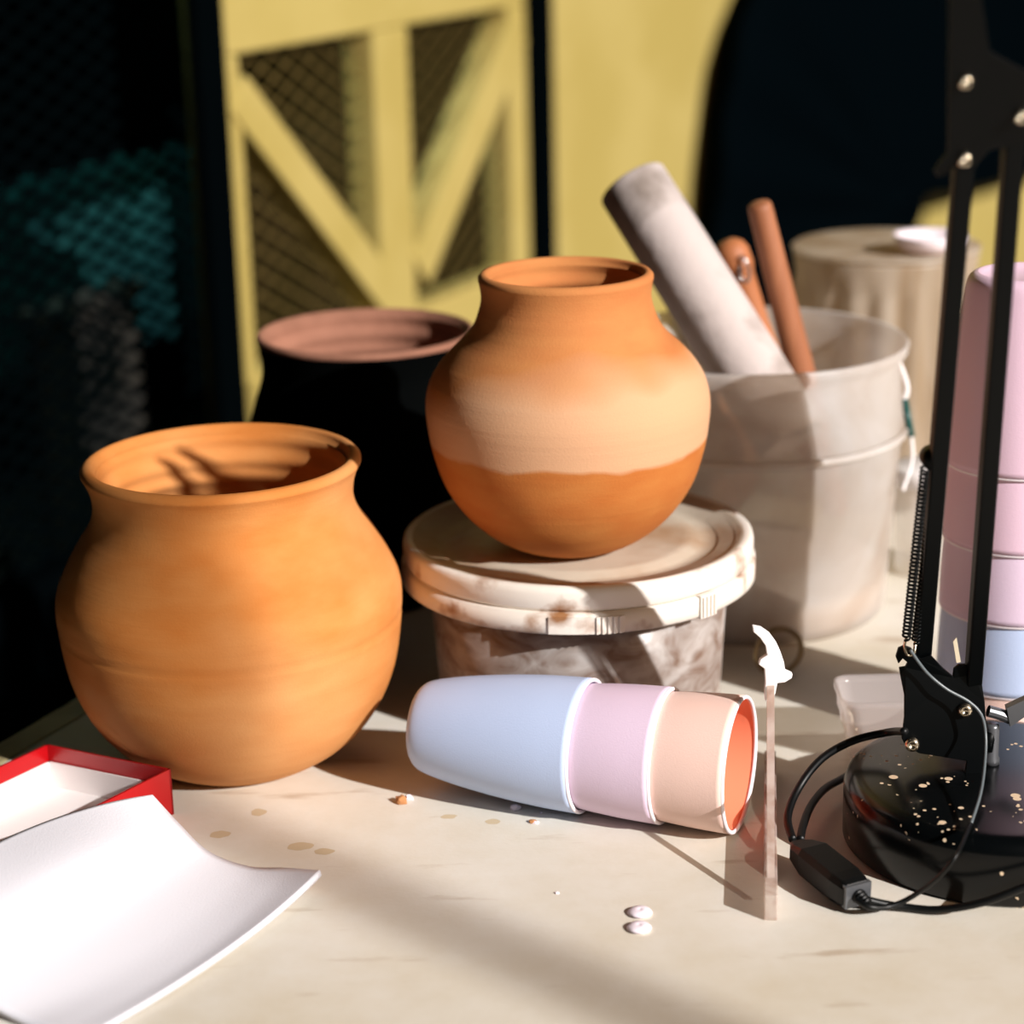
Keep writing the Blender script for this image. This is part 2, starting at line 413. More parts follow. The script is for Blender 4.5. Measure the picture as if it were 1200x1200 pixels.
M_steel = mat('grey_steel', rgb(70, 70, 72), 0.4, metal=0.8)
tc0 = T(0, 870)                       # outer left edge passes here
table = thing('work_table', 'large cream painted work table carrying the pots, cups and lamp', 'table', (tc0.x+0.3, tc0.y, 0))
e0 = tc0 - AX*1.35; e0.z = TZ
LEN, WID = 2.35, 1.25
sw = 0.022
b = NB(); box(b, e0+NX*(sw+0.0015)-UP*0.03, AX*LEN, NX*(WID-sw), UP*0.03); obj('table_top', b, M_table, table, smooth=False, bevel=0.001)
b = NB(); box(b, e0-UP*0.03, AX*LEN, NX*sw, UP*0.03); obj('edge_strip', b, M_edge, table, smooth=False, bevel=0.001)
b = NB(); box(b, e0+NX*0.08+AX*0.06-UP*0.11, AX*(LEN-0.12), NX*(WID-0.16), UP*0.08); obj('apron', b, M_gap, table, smooth=False)
for i in (0.08, LEN-0.13):
    for j in (0.08, WID-0.13):
        b = NB(); box(b, e0+AX*i+NX*j-UP*TZ, AX*0.05, NX*0.05, UP*(TZ-0.1)); obj('leg', b, M_steel, table, smooth=False)

# ================================================================ POTS
def pot_profile(base, rows, wall=0.006):
    """rows: (image row, half-width in px) -> outer profile (r, h) over base"""
    out = []
    for py, hw in rows:
        z = zat(base, py); P = Vector((base.x, base.y, z)); out.append((hw*scale_at(P), z-base.z))
    return out
def add_pot(root, name, base, rows, m, lip=0.004, wall=0.006, groove=None, in_mat=0):
    pr = spline(pot_profile(base, rows), 9)
    if groove:
        pr = [((r-0.0009) if abs(h-groove) < 0.0016 else r, h) for r, h in pr]
    R_, H_ = pr[-1]
    prof = [(0, 0.0)] + [(pr[0][0]-0.002, 0.0)] + pr
    prof += [(R_, H_+lip*0.35), (R_-lip*0.35, H_+lip*0.75), (R_-lip*0.8, H_+lip*0.9), (R_-lip*1.25, H_+lip*0.6), (R_-wall, H_-0.001)]
    inner = [(max(r-wall+0.0009*math.sin(h*2*PI/0.014), 0.001), h) for r, h in pr[::-1][2:] if h > wall*1.3]
    prof += inner + [(max(inner[-1][0]-0.004, 0.001), wall), (0, wall)]
    b = NB(); lathe(b, prof, base, seg=128)
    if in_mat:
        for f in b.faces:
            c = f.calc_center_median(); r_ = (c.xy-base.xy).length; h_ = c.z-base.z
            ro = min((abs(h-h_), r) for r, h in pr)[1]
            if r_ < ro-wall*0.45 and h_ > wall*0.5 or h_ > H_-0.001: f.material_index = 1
    return obj(name, b, m, root)

Pb = T(282, 883)
rows_big = [(883, 92), (873, 112), (858, 135), (838, 156), (812, 174), (780, 188), (745, 196), (705, 201), (680, 199), (652, 187), (630, 174), (606, 158), (588, 152), (570, 153), (555, 158), (545, 163.5)]
M_clay1 = clay('terracotta_big', rgb(196, 130, 70), rgb(212, 166, 116), rgb(186, 112, 50))
big = thing('terracotta_pot', 'largest orange terracotta pot, at the left, standing on the table', 'pot', tuple(Pb))
add_pot(big, 'pot_body', Pb, rows_big, M_clay1, lip=0.006, wall=0.0085, groove=zat(Pb, 716)-Pb.z)

# dark pot behind
Pd = T(442, 694)
rows_dark = [(694, 80), (660, 108), (610, 132), (560, 142), (510, 143), (470, 134), (446, 126), (425, 122), (405, 125), (392, 128.5)]
M_dshade = mat('pot_shadow_black', rgb(3, 4, 4), 0.9, spec=0.02)  # shadow of bucket and smaller pot, put into the outside colour
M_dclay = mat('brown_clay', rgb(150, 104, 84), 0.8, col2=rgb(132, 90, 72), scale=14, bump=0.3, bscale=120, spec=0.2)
dk = thing('brown_pot', 'brown clay pot with shadow-black outside and wide mouth standing behind the two orange pots', 'pot', tuple(Pd))
add_pot(dk, 'pot_body', Pd, rows_dark, [M_dshade, M_dclay], lip=0.004, wall=0.007, in_mat=1)

# ---- lidded bucket
Bk = T(680, 826)
zl = zat(Bk, 622); SB = scale_at(Vector((Bk.x, Bk.y, zl)))
RL = 205*SB; HB = zl - TZ
M_lid = mat('dusty_white_plastic', rgb(226, 218, 208), 0.5, col2=rgb(150, 104, 66), scale=34, thr=(0.56, 0.72), bump=0.15, bscale=80)
M_lidtop = mat('clay_smeared_lid_top', rgb(196, 184, 166), 0.6, col2=rgb(160, 118, 78), scale=11, thr=(0.42, 0.66), bump=0.25, bscale=60)
M_body = milky('brown_mottled_clear_plastic', rgb(240, 234, 230), 0.72, col2=rgb(150, 112, 86), scale=40, thr=(0.34, 0.74), stretch=(1, 1, 1.6))  # random brown mottling over the whole bucket body
M_slip = mat('grey_brown_clay', rgb(112, 80, 60), 0.8, col2=rgb(160, 128, 104), scale=24, thr=(0.35, 0.7), bump=0.8, bscale=40)
bk = thing('lidded_bucket', 'low round plastic bucket with clay smeared white lid carrying the smaller orange pot', 'bucket', tuple(Bk))
b = NB(); rb, rt = RL*0.81, RL*0.865
lathe(b, [(0, 0), (rb-0.004, 0), (rb, 0.004), (rt, HB-0.012), (rt-0.0022, HB-0.012), (rb-0.003, 0.006), (0, 0.004)], Bk, seg=96); obj('bucket_body', b, M_body, bk)
b = NB(); lathe(b, [(0, 0.0055), (rb-0.006, 0.0055), (rb-0.001, HB*0.56), (rb-0.02, HB*0.6), (rb*0.5, HB*0.55), (0, HB*0.58)], Bk, seg=64); obj('clay_filling', b, M_slip, bk, label='lumpy brown clay seen through the clear plastic')
# lid: sunken disc, raised groove ring, rounded rim, skirt
b = NB()
lathe(b, [(0, HB-0.0035), (RL*0.60, HB-0.0035), (RL*0.66, HB-0.003), (RL*0.70, HB-0.0055), (RL*0.80, HB-0.0055), (RL*0.82, HB-0.003), (RL*0.90, HB-0.003), (RL*0.92, HB-0.0005), (RL*0.945, HB)], Bk, seg=128)
obj('lid_top', b, M_lidtop, bk)
b = NB()
lathe(b, [(RL*0.945, HB), (RL*0.975, HB+0.0008), (RL*0.995, HB-0.001), (RL, HB-0.004), (RL*1.0, HB-0.013), (RL*0.985, HB-0.0155), (RL*0.94, HB-0.0155), (RL*0.94, HB-0.004)], Bk, seg=128)
obj('lid_rim', b, M_lid, bk)
b = NB()
lathe(b, [(RL*0.985, HB-0.0158), (RL*1.012, HB-0.0165), (RL*1.012, HB-0.0285), (RL*0.99, HB-0.0305), (RL*0.93, HB-0.030), (RL*0.93, HB-0.0158)], Bk, seg=128, closed=True)
obj('collar', b, M_lid, bk)
# tear tab (ribbed) and locking tab
def arc_block(bm, base, r0, r1, a0, a1, z0, z1, n=10):
    v = []
    for i in range(n+1):
        a = a0+(a1-a0)*i/n; d = Vector((math.cos(a), math.sin(a), 0))
        v.append([bm.verts.new(base+d*r+UP*z) for r, z in ((r0, z0), (r1, z0), (r1, z1), (r0, z1))])
    for A, B in zip(v, v[1:]):
        for k in range(4): bm.faces.new((A[k], A[(k+1) % 4], B[(k+1) % 4], B[k]))
    bm.faces.new(v[0][::-1]); bm.faces.new(v[-1])
b = NB(); a_ = math.radians(-101)
arc_block(b, Bk, RL*1.0, RL*1.022, a_, a_+0.40, HB-0.029, HB-0.018)
for k in range(5): arc_block(b, Bk, RL*1.02, RL*1.032, a_+0.25+k*0.03, a_+0.262+k*0.03, HB-0.029, HB-0.018, 1)
obj('tear_tab', b, M_lid, bk, smooth=False)
b = NB(); a_ = math.radians(-52)
arc_block(b, Bk, RL*1.0, RL*1.026, a_, a_+0.12, HB-0.030, HB-0.015)
for k in range(4): arc_block(b, Bk, RL*1.02, RL*1.036, a_+0.012+k*0.028, a_+0.024+k*0.028, HB-0.029, HB-0.016, 1)
obj('lock_tab', b, M_lid, bk, smooth=False)

# ---- small pot on the lid
lidz = TZ+HB-0.0034
Ps = T(668, 638, HB-0.0034)
rows_small = [(638, 52), (628, 78), (612, 103), (590, 126), (560, 146), (525, 158.5), (495, 164.5), (468, 166.5), (445, 162), (425, 151), (408, 136), (392, 119), (378, 109), (362, 103), (348, 100), (335, 101), (326, 103)]
lz = zat(Ps, 512)-Ps.z; tz_ = zat(Ps, 405)-Ps.z
M_clay2 = clay('terracotta_drying', rgb(186, 120, 60), rgb(200, 154, 118), rgb(176, 102, 46), line_z=lz, top_z=tz_)
sm = thing('terracotta_pot', 'smaller narrow necked orange pot with a pale dry band, on the bucket lid', 'pot', tuple(Ps))
add_pot(sm, 'pot_body', Ps, rows_small, M_clay2, lip=0.005, wall=0.0065)

# ================================================================ CUPS
M_blue = mat('matt_pale_blue', rgb(184, 200, 232), 0.45, bump=0.08, bscale=900, spec=0.4)
M_lilac = mat('matt_pale_lilac', rgb(222, 200, 222), 0.45, bump=0.08, bscale=900, spec=0.4)
M_pink = mat('matt_pink', rgb(230, 198, 218), 0.45, bump=0.08, bscale=900, spec=0.4)
M_orange = mat('matt_peach_orange', rgb(238, 204, 192), 0.4, bump=0.08, bscale=900, spec=0.4)
M_orange_in = mat('bounce_tinted_orange_inside', rgb(243, 148, 112), 0.5)  # deeper orange than outside: bounced light and shade put into the colour
M_lip = mat('white_cup_lip', rgb(242, 234, 240), 0.4)
def make_cup(rbase, rrim, H, base, axis, m, m_in, label, group):
    k = rrim; d = rrim-rbase
    P = [(rbase*0.84, 0.0), (rbase*0.93, 0.0012), (rbase+d*0.06, 0.005), (rbase+d*0.25, H*0.13), (rbase+d*0.50, H*0.30), (rbase+d*0.74, H*0.53), (rbase+d*0.9, H*0.76), (rrim-0.0004, H*0.985)]
    P = spline(P, 5); t = 0.0016
    root = thing('cup', label, 'cup', tuple(base), group)
    b = NB(); lathe(b, [(0, 0.0015), (rbase*0.78, 0.0015)]+P+[(rrim-t*0.6, H*0.985)], base, axis, seg=96); obj('outer_wall', b, m, root)
    inn = [(max(r-t, 0.001), max(h, 0.003)) for r, h in P[::-1]]
    b = NB(); lathe(b, inn+[(0, 0.003)], base, axis, seg=96); o = obj('inner_wall', b, m_in, root)
    b = NB(); x, y, z = basis(axis)
    lathe(b, [(rrim-t*1.0+math.cos(q)*0.0013, H*0.988+math.sin(q)*0.0013) for q in (2*PI*i/10 for i in range(10))], base, axis, seg=96, closed=True); obj('lip', b, M_lip, root, label='white rounded lip')
    return root
cA, cB = T(868, 972), T(690, 950)
cd = Vector((math.cos(math.radians(-20.5)), math.sin(math.radians(-20.5)), 0)); RR = 0.0415; HC = 0.110
rimA = cA + UP*RR                                   # orange rim centre
g = 'pastel cups nested in the stack lying on its side'
steps = [0.0, (cA-cB).length*0.47, (cA-cB).length]
for st, m, mi, lb in ((steps[0], M_orange, M_orange_in, 'peach orange cup at the open right end of the lying stack'),
                      (steps[1], M_lilac, M_lilac, 'pale lilac cup in the middle of the lying stack'),
                      (steps[2], M_blue, M_blue, 'pale blue cup at the closed left end of the lying stack')):
    make_cup(0.0272, RR, HC, rimA-cd*(st+HC)+UP*0.0002, cd, m, mi, lb, g)
# standing stack, upside down
Sk = T(1180, 858); g = 'pastel cups stacked upside down behind the lamp'
RS, RBS, HS = 0.0475, 0.0365, 0.121
stk = [(862, M_orange, M_orange_in, 'orange cup at the bottom of the upright stack behind the lamp'),
       (790, M_blue, M_blue, 'blue cup in the upright stack behind the lamp, just above the orange one'),
       (709, M_lilac, M_lilac, 'pink cup directly on the blue cup in the upright stack'),
       (628, M_pink, M_pink, 'pink cup second from the top of the upright stack'),
       (541, M_pink, M_pink, 'pink cup on top of the upright stack behind the lamp')]
z_prev = None
for py, m, mi, lb in stk:
    z = max(zat(Sk, py), TZ+0.0012)
    make_cup(RBS, RS, HS, Vector((Sk.x, Sk.y, z+HS)), (0, 0, -1), m, mi, lb, g)

# ================================================================ BACK BUCKET WITH TOOLS
Br = T(876, 703)
zr = zat(Br, 396); HR = zr-TZ; sr = scale_at(Vector((Br.x, Br.y, zr))); RR2 = 184*sr; RB2 = 158*scale_at(Br)
M_milk = milky('milky_plastic', rgb(252, 252, 254), 0.46, col2=rgb(224, 212, 202), scale=9, transl=0.35)
rbk = thing('tool_bucket', 'tall milky see-through bucket holding a grey tube and wooden tools', 'bucket', tuple(Br))
hz = zat(Br, 500)-TZ
b = NB()
lathe(b, [(0, 0.002), (RB2-0.004, 0.0), (RB2, 0.004), (RB2+(RR2-RB2)*0.72, hz), (RB2+(RR2-RB2)*0.72+0.002, hz+0.001), (RR2-0.006, HR-0.016), (RR2-0.001, HR-0.008), (RR2, HR-0.002), (RR2-0.0015, HR),
          (RR2-0.003, HR-0.002), (RR2-0.004, HR-0.009), (RR2-0.009, HR-0.017), (RB2+(RR2-RB2)*0.72-0.002, hz), (RB2-0.0025, 0.006), (0, 0.0045)], Br, seg=96)
obj('bucket_body', b, M_milk, rbk)
b = NB(); lathe(b, [(RB2+(RR2-RB2)*0.72+0.0015, hz-0.002), (RB2+(RR2-RB2)*0.72+0.005, hz), (RB2+(RR2-RB2)*0.72+0.0055, hz+0.004), (RB2+(RR2-RB2)*0.72+0.002, hz+0.005)], Br, seg=96, closed=True)
obj('reinforcing_ring', b, M_milk, rbk)
M_white = mat('white_plastic', rgb(236, 232, 232), 0.4)
M_greenp = mat('dark_green_grip', rgb(10, 70, 66), 0.4)
hY = Br.y-0.02
hp = [(1052, 425), (1060, 438), (1066, 458), (1064, 490), (1066, 530), (1050, 565), (1000, 590), (960, 590)]
b = NB(); tube(b, [D(1051, 420, hY), D(1058, 436, hY), D(1063, 455, hY-0.002), D(1060, 468, hY-0.004)], 0.0018); obj('wire_handle', b, M_white, rbk); b = NB(); tube(b, [D(1068, 512, hY-0.012), D(1069, 540, hY-0.02), D(1058, 575, hY-0.04)], 0.0012)
obj('wire_handle', b, M_white, rbk)
b = NB(); tube(b, [D(1060, 468, hY-0.004), D(1068, 512, hY-0.012)], 0.0028, smooth=False); obj('grip', b, M_greenp, rbk, label='dark green plastic grip')
hs_ = zat(Br, 652)-TZ
b = NB(); lathe(b, [(0, 0.006), (RB2-0.004, 0.006), (RB2-0.0035+(RR2-RB2)*0.1, hs_*0.9), (RB2*0.6, hs_*1.1), (0, hs_)], Br, seg=64)
obj('plaster_filling', b, mat('white_plaster', rgb(244, 238, 240), 0.9, bump=0.4, bscale=40), rbk, label='white plaster lying in the bottom of the bucket')
# tools in it
M_tube = mat('grey_plaster_dusted_tube', rgb(188, 176, 172), 0.85, col2=rgb(132, 120, 112), scale=16, thr=(0.5, 0.66), bump=0.5, bscale=60)
M_tubein = mat('tube_inside', rgb(90, 76, 68), 0.9)
ta, tb = D(741, 216, 1.60), D(905, 478, 1.50)
td = (tb-ta).normalized(); 
tt = 0.2
while True:
    q_ = ta+td*tt
    if q_.z < TZ+hs_*1.15 or ((q_.x-Br.x)**2+(q_.y-Br.y)**2)**0.5 > RR2-0.045 and q_.x > Br.x: break
    tt += 0.002
tb = ta+td*tt
LT = (tb-ta).length; rt_ = 42*scale_at(ta)
tr = thing('cardboard_tube', 'thick grey dusty tube leaning in the tall milky bucket', 'tube', tuple(ta))
b = NB(); lathe(b, [(rt_-0.003, 0.0), (rt_-0.0005, 0.0), (rt_, 0.0015), (rt_, LT-0.001), (rt_-0.001, LT), (rt_-0.003, LT)], ta, td, seg=48, closed=True); obj('tube_wall', b, M_tube, tr)
b = NB(); lathe(b, [(0, 0.004), (rt_-0.0031, 0.004), (rt_-0.0031, 0.006), (0, 0.006)], ta, td, seg=48); obj('end_plug', b, M_tubein, tr)
M_wood = mat('warm_brown_wood', rgb(166, 108, 74), 0.6, col2=rgb(146, 90, 58), scale=8, stretch=(6, 6, 1), bump=0.15)
M_wood2 = mat('orange_wood_handle', rgb(178, 112, 70), 0.6, col2=rgb(160, 96, 56), scale=12)
wa, wb = D(889, 237, 1.55), D(937, 430, 1.57)
wd = (wb-wa).normalized(); Lw = min(0.262, (TZ+hs_*1.15-wa.z)/wd.z)
b = NB(); q = 14.5*scale_at(wa)
lathe(b, [(0, 0), (q*0.7, 0.0003), (q*0.95, 0.002), (q, 0.005), (q*1.18, Lw*0.5), (q*1.15, Lw-0.004), (q*1.0, Lw), (0, Lw)], wa, wd, seg=32)
tag(obj('wooden_stick', b, M_wood, origin=wa), 'thin brown wooden handle sticking up from the tall milky bucket', 'stick')
ha = D(857, 296, 1.612); hb = D(905, 420, 1.615); hd = (hb-ha).normalized()
kt = thing('wooden_tool', 'short round-headed wooden tool with a metal loop behind the grey tube', 'tool', tuple(ha))
b = NB(); q = 21*scale_at(ha); Lh = 0.2
lathe(b, [(0, -q*0.75), (q*0.5, -q*0.7), (q*0.85, -q*0.4), (q, 0), (q*0.98, 0.012), (q*0.8, 0.02), (q*0.75, 0.03), (q*0.6, 0.06), (q*0.55, Lh), (0, Lh)], ha, hd, seg=32); obj('handle', b, M_wood2, kt)
M_chrome = mat('bright_metal', rgb(220, 220, 222), 0.2, metal=1.0)
b = NB(); tube(b, [D(868, 300, 1.597), D(874, 306, 1.595), D(878, 318, 1.595), D(876, 330, 1.595), D(868, 326, 1.597), D(867, 312, 1.598)], 0.0013); obj('metal_loop', b, M_chrome, kt)
# clay lumps & rags inside the bucket so its lower part is not empty
M_rag = mat('rust_brown_rag', rgb(150, 104, 70), 0.9, col2=rgb(110, 74, 50), scale=18, bump=0.6, bscale=40)
b = NB()
g_ = bmesh.ops.create_icosphere(b, subdivisions=4, radius=1.0)
rgc = T(838, 690) + UP*0.105
from mathutils import noise as mnoise
for v in b.verts:
    n = mnoise.noise(v.co*2.2); v.co = rgc + Vector((v.co.x*0.030*(1+0.3*n), v.co.y*0.036*(1+0.3*n), v.co.z*0.055*(1+0.25*n)))
tag(obj('rolled_rag', b, M_rag, origin=rgc-UP*0.07), 'brown rolled rag seen dimly inside the tall milky bucket', 'rag')

# ---- second clear container further back with corrugated walls, and a white bowl on it
Bf = T(1030, 575)
zf = zat(Bf, 290); HF = zf-TZ; RF = 108*scale_at(Vector((Bf.x, Bf.y, zf)))
M_milk2 = milky('clear_ribbed_plastic', rgb(226, 214, 198), 0.66, col2=rgb(196, 174, 146), scale=6, stretch=(3, 3, 0.6))
b = NB(); x, y, z = basis((0, 0, 1)); seg = 144
rings = []
for r, h, am in ((0, 0.002, 0), (RF*0.86, 0, 0), (RF*0.88, 0.01, 0.6), (RF*0.95, HF*0.6, 1), (RF*0.98, HF*0.85, 1), (RF*0.97, HF*0.9, 0), (RF, HF-0.004, 0), (RF*0.99, HF, 0), (RF*0.965, HF-0.004, 0), (RF*0.94, HF*0.88, 0), (RF*0.9, HF*0.6, 0), (RF*0.84, 0.006, 0)):
    if r == 0: rings.append([b.verts.new(Bf+UP*h)]); continue
    rings.append([b.verts.new(Bf+UP*h+Vector((math.cos(a), math.sin(a), 0))*(r+am*0.0028*math.cos(18*a))) for a in (2*PI*i/seg for i in range(seg))])
for A, B in zip(rings, rings[1:]):
    for i in range(seg):
        j = (i+1) % seg
        if len(A) == 1: b.faces.new((A[0], B[j], B[i]))
        else: b.faces.new((A[i], A[j], B[j], B[i]))
tag(obj('ribbed_container', b, M_milk2, origin=Bf), 'beige see-through ribbed container standing behind the tall milky bucket', 'container')
Bw = Vector((Bf.x, Bf.y, zf)) ; Bw = D(1078, 290, Bf.y-0.03)
rw = 42*scale_at(Bw)
bw_ = Vector((Bw.x, Bw.y, zf-0.001))
b = NB(); lathe(b, [(0, 0.0), (rw*0.55, 0.0), (rw*0.9, 0.006), (rw, 0.014), (rw*0.99, 0.016), (rw*0.93, 0.0135), (rw*0.5, 0.003), (0, 0.0025)], Vector((Bf.x+RF*0.52, Bf.y-0.02, zf+0.001)), seg=64)
M_wht2 = mat('white_enamel', rgb(240, 226, 232), 0.35)
lidc = NB(); lathe(lidc, [(0, -0.0005), (RF*0.99, -0.0005), (RF*1.0, 0.0006), (0, 0.0008)], Vector((Bf.x, Bf.y, zf)), seg=64)
lidc.free()
# bowl needs something to stand on: a clear lid closes the container
b2 = NB(); lathe(b2, [(0, 0.0002), (RF*1.01, 0.0002), (RF*1.02, 0.002), (RF*0.99, 0.0035), (0, 0.0025)], Vector((Bf.x, Bf.y, zf)), seg=64)
tag(obj('flat_cover', b2, M_milk2, origin=(Bf.x, Bf.y, zf)), 'flat see-through cover lying on the beige ribbed container', 'cover')
bo = Vector((Bf.x+RF*0.36, Bf.y-0.045, zf+0.0035)); bmesh.ops.translate(b, verts=b.verts, vec=bo-Vector((Bf.x+RF*0.52, Bf.y-0.02, zf+0.001)))
tag(obj('white_dish', b, M_wht2, origin=bo), 'small white dish on top of the ribbed container', 'dish')
# ---- white jar right behind the lamp's spring
Bj = T(1088, 668); zj = zat(Bj, 545); rj = 44*scale_at(Bj); HJ = zj-TZ
jr = thing('white_jar', 'white plastic jar standing beside the tall milky bucket behind the lamp', 'jar', tuple(Bj))
b = NB(); lathe(b, [(0, 0), (rj*0.85, 0), (rj*0.9, 0.004), (rj*0.98, HJ*0.8), (rj*0.9, HJ*0.86), (0, HJ*0.86)], Bj, seg=48); obj('jar_body', b, M_milk, jr)
b = NB(); lathe(b, [(rj*1.0, HJ*0.84), (rj*1.04, HJ*0.85), (rj*1.04, HJ*0.98), (rj*0.98, HJ), (0, HJ)], Bj, seg=48); obj('jar_lid', b, M_white, jr)

# ---- black coat in front of the yellow wall
M_matt = mat('matt_black', rgb(2, 5, 7), 0.95, spec=0.0)
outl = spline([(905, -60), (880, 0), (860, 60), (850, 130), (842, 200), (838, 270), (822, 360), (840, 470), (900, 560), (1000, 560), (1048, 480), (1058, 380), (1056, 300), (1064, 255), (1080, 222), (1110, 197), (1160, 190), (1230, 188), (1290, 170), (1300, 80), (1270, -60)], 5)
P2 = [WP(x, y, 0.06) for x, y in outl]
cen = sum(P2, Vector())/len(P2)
b = NB(); layers = [(1.0, 0.0), (0.99, 0.015), (0.95, 0.028), (0.80, 0.037), (0.55, 0.042), (0.25, 0.045)]  # one bulging form, near black all over
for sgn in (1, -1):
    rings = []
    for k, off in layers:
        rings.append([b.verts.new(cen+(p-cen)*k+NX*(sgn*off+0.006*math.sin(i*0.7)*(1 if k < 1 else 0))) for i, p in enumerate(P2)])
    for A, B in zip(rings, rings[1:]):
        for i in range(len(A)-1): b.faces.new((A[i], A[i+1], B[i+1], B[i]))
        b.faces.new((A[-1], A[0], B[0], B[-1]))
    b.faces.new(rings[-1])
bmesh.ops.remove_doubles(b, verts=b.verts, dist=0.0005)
mass = tag(obj('black_mass', b, M_matt, origin=cen), 'large black padded coat before the yellow wall behind the buckets', 'mass')

# ================================================================ DESK LAMP
M_lamp = mat('black_lamp_paint', rgb(3, 5, 6), 0.45, spec=0.12)
M_speck = mat('black_base_clay_specks', rgb(5, 7, 8), 0.28, spec=0.3)
nt = M_speck.node_tree; N = nt.nodes; L = nt.links; bs = N['Principled BSDF']
tc = N.new('ShaderNodeTexCoord')
v1 = N.new('ShaderNodeTexVoronoi'); v1.inputs['Scale'].default_value = 190; L.new(tc.outputs['Object'], v1.inputs[0])
v2 = N.new('ShaderNodeTexVoronoi'); v2.inputs['Scale'].default_value = 62; L.new(tc.outputs['Object'], v2.inputs[0])
nn = N.new('ShaderNodeTexNoise'); nn.inputs['Scale'].default_value = 34; L.new(tc.outputs['Object'], nn.inputs[0])
def lt(a, thr_):
    q = N.new('ShaderNodeMath'); q.operation = 'LESS_THAN'; q.inputs[1].default_value = thr_; L.new(a, q.inputs[0]); return q.outputs[0]
def mul(a, c):
    q = N.new('ShaderNodeMath'); q.operation = 'MULTIPLY'; L.new(a, q.inputs[0]); L.new(c, q.inputs[1]); return q.outputs[0]
gt = N.new('ShaderNodeMath'); gt.operation = 'GREATER_THAN'; gt.inputs[1].default_value = 0.54; L.new(nn.outputs[0], gt.inputs[0])
sA_ = mul(lt(v1.outputs[0], 0.22), gt.outputs[0])
sepc = N.new('ShaderNodeSeparateColor'); L.new(v2.outputs[1], sepc.inputs[0])
sB_ = mul(lt(v2.outputs[0], 0.17), lt(sepc.outputs[0], 0.22))
mxx = N.new('ShaderNodeMath'); mxx.operation = 'MAXIMUM'; L.new(sA_, mxx.inputs[0]); L.new(sB_, mxx.inputs[1])
mix = N.new('ShaderNodeMix'); mix.data_type = 'RGBA'; mix.inputs[6].default_value = rgb(5, 7, 8); mix.inputs[7].default_value = rgb(214, 190, 160)
L.new(mxx.outputs[0], mix.inputs[0]); L.new(mix.outputs[2], bs.inputs['Base Color'])
mr = N.new('ShaderNodeMapRange'); mr.inputs[3].default_value = 0.22; mr.inputs[4].default_value = 0.8; L.new(mxx.outputs[0], mr.inputs[0]); L.new(mr.outputs[0], bs.inputs['Roughness'])
M_metal = mat('screw_metal', rgb(214, 200, 176), 0.25, metal=1.0)
M_grey = mat('grey_socket', rgb(96, 98, 102), 0.35, metal=0.5)
M_cable = mat('black_cable', rgb(4, 6, 7), 0.45, spec=0.3)
M_cable2 = mat('grey_cable', rgb(92, 100, 104), 0.35)
Pl = T(1168, 981); rl_ = 179*scale_at(Pl); hl = zat(Pl, 907)-TZ
lamp = thing('desk_lamp', 'black twin-arm desk lamp with springs on a thick round clay-spattered base', 'lamp', tuple(Pl))
b = NB(); lathe(b, [(0, 0), (rl_-0.002, 0), (rl_, 0.002), (rl_, hl-0.009), (rl_-0.002, hl-0.004), (rl_-0.006, hl-0.001), (rl_-0.012, hl), (0, hl)], Pl, seg=128); obj('base', b, M_speck, lamp, label='round black base spattered with pale clay specks')
LY = Pl.y+0.012       # plane of the arms
def LD(x, y, off=0.0): return D(x, y, LY+off-max(0, 790-y)/600*0.148)   # the arms lean a little forward
YV = Vector((0, 1, 0))
pa, pb_, pc, pd_ = LD(1130, 178), LD(1080, 775), LD(1190, 130), LD(1139, 815)
for a_, e_, nm in ((pa, pb_, 'arm'), (pc, pd_, 'arm')):
    dr = (e_-a_).normalized(); wv = dr.cross(YV).normalized()*(23*scale_at(a_))
    b = NB(); beam(b, a_, e_, wv, YV*0.011); obj(nm, b, M_lamp, lamp, smooth=False, bevel=0.0012)
# upper bracket plates
b = NB(); prism(b, [LD(x, y, -0.009) for x, y in ((1113, -6), (1111, 180), (1101, 190), (1095, 200), (1100, 208), (1109, 205), (1119, 197), (1122, 194), (1143, 196), (1147, 186), (1160, 176), (1208, 165), (1214, 120), (1214, 90), (1160, 60), (1150, -6))], YV*0.0022)
obj('upper_bracket', b, M_lamp, lamp, smooth=False, bevel=0.0004)
b = NB(); prism(b, [LD(x, y, 0.007) for x, y in ((1116, -6), (1114, 180), (1122, 194), (1143, 196), (1160, 176), (1208, 165), (1214, 90), (1160, 60), (1150, -6))], YV*0.0022)
obj('upper_bracket', b, M_lamp, lamp, smooth=False, bevel=0.0004)
# lower bracket: two plates with hooks
plate = [(1060, 757), (1068, 760), (1078, 772), (1091, 768), (1104, 782), (1117, 793), (1118, 784), (1124, 779), (1132, 779), (1142, 790), (1151, 803), (1154, 822), (1156, 850), (1155, 890), (1154, 948), (1128, 949), (1129, 925), (1133, 892), (1077, 883), (1060, 872), (1057, 866), (1060, 840), (1060, 815), (1055, 790), (1054, 783), (1061, 782), (1064, 777), (1058, 772), (1053, 778), (1050, 770), (1053, 760)]
b = NB(); prism(b, [LD(x, y, -0.010) for x, y in plate], YV*0.0024); obj('lower_bracket', b, M_lamp, lamp, smooth=False, bevel=0.0004)
b = NB(); prism(b, [LD(x, y, 0.008) for x, y in plate[:16]+[(1150, 880), (1077, 876), (1060, 866)]+plate[22:]], YV*0.0024); obj('lower_bracket', b, M_lamp, lamp, smooth=False, bevel=0.0004)
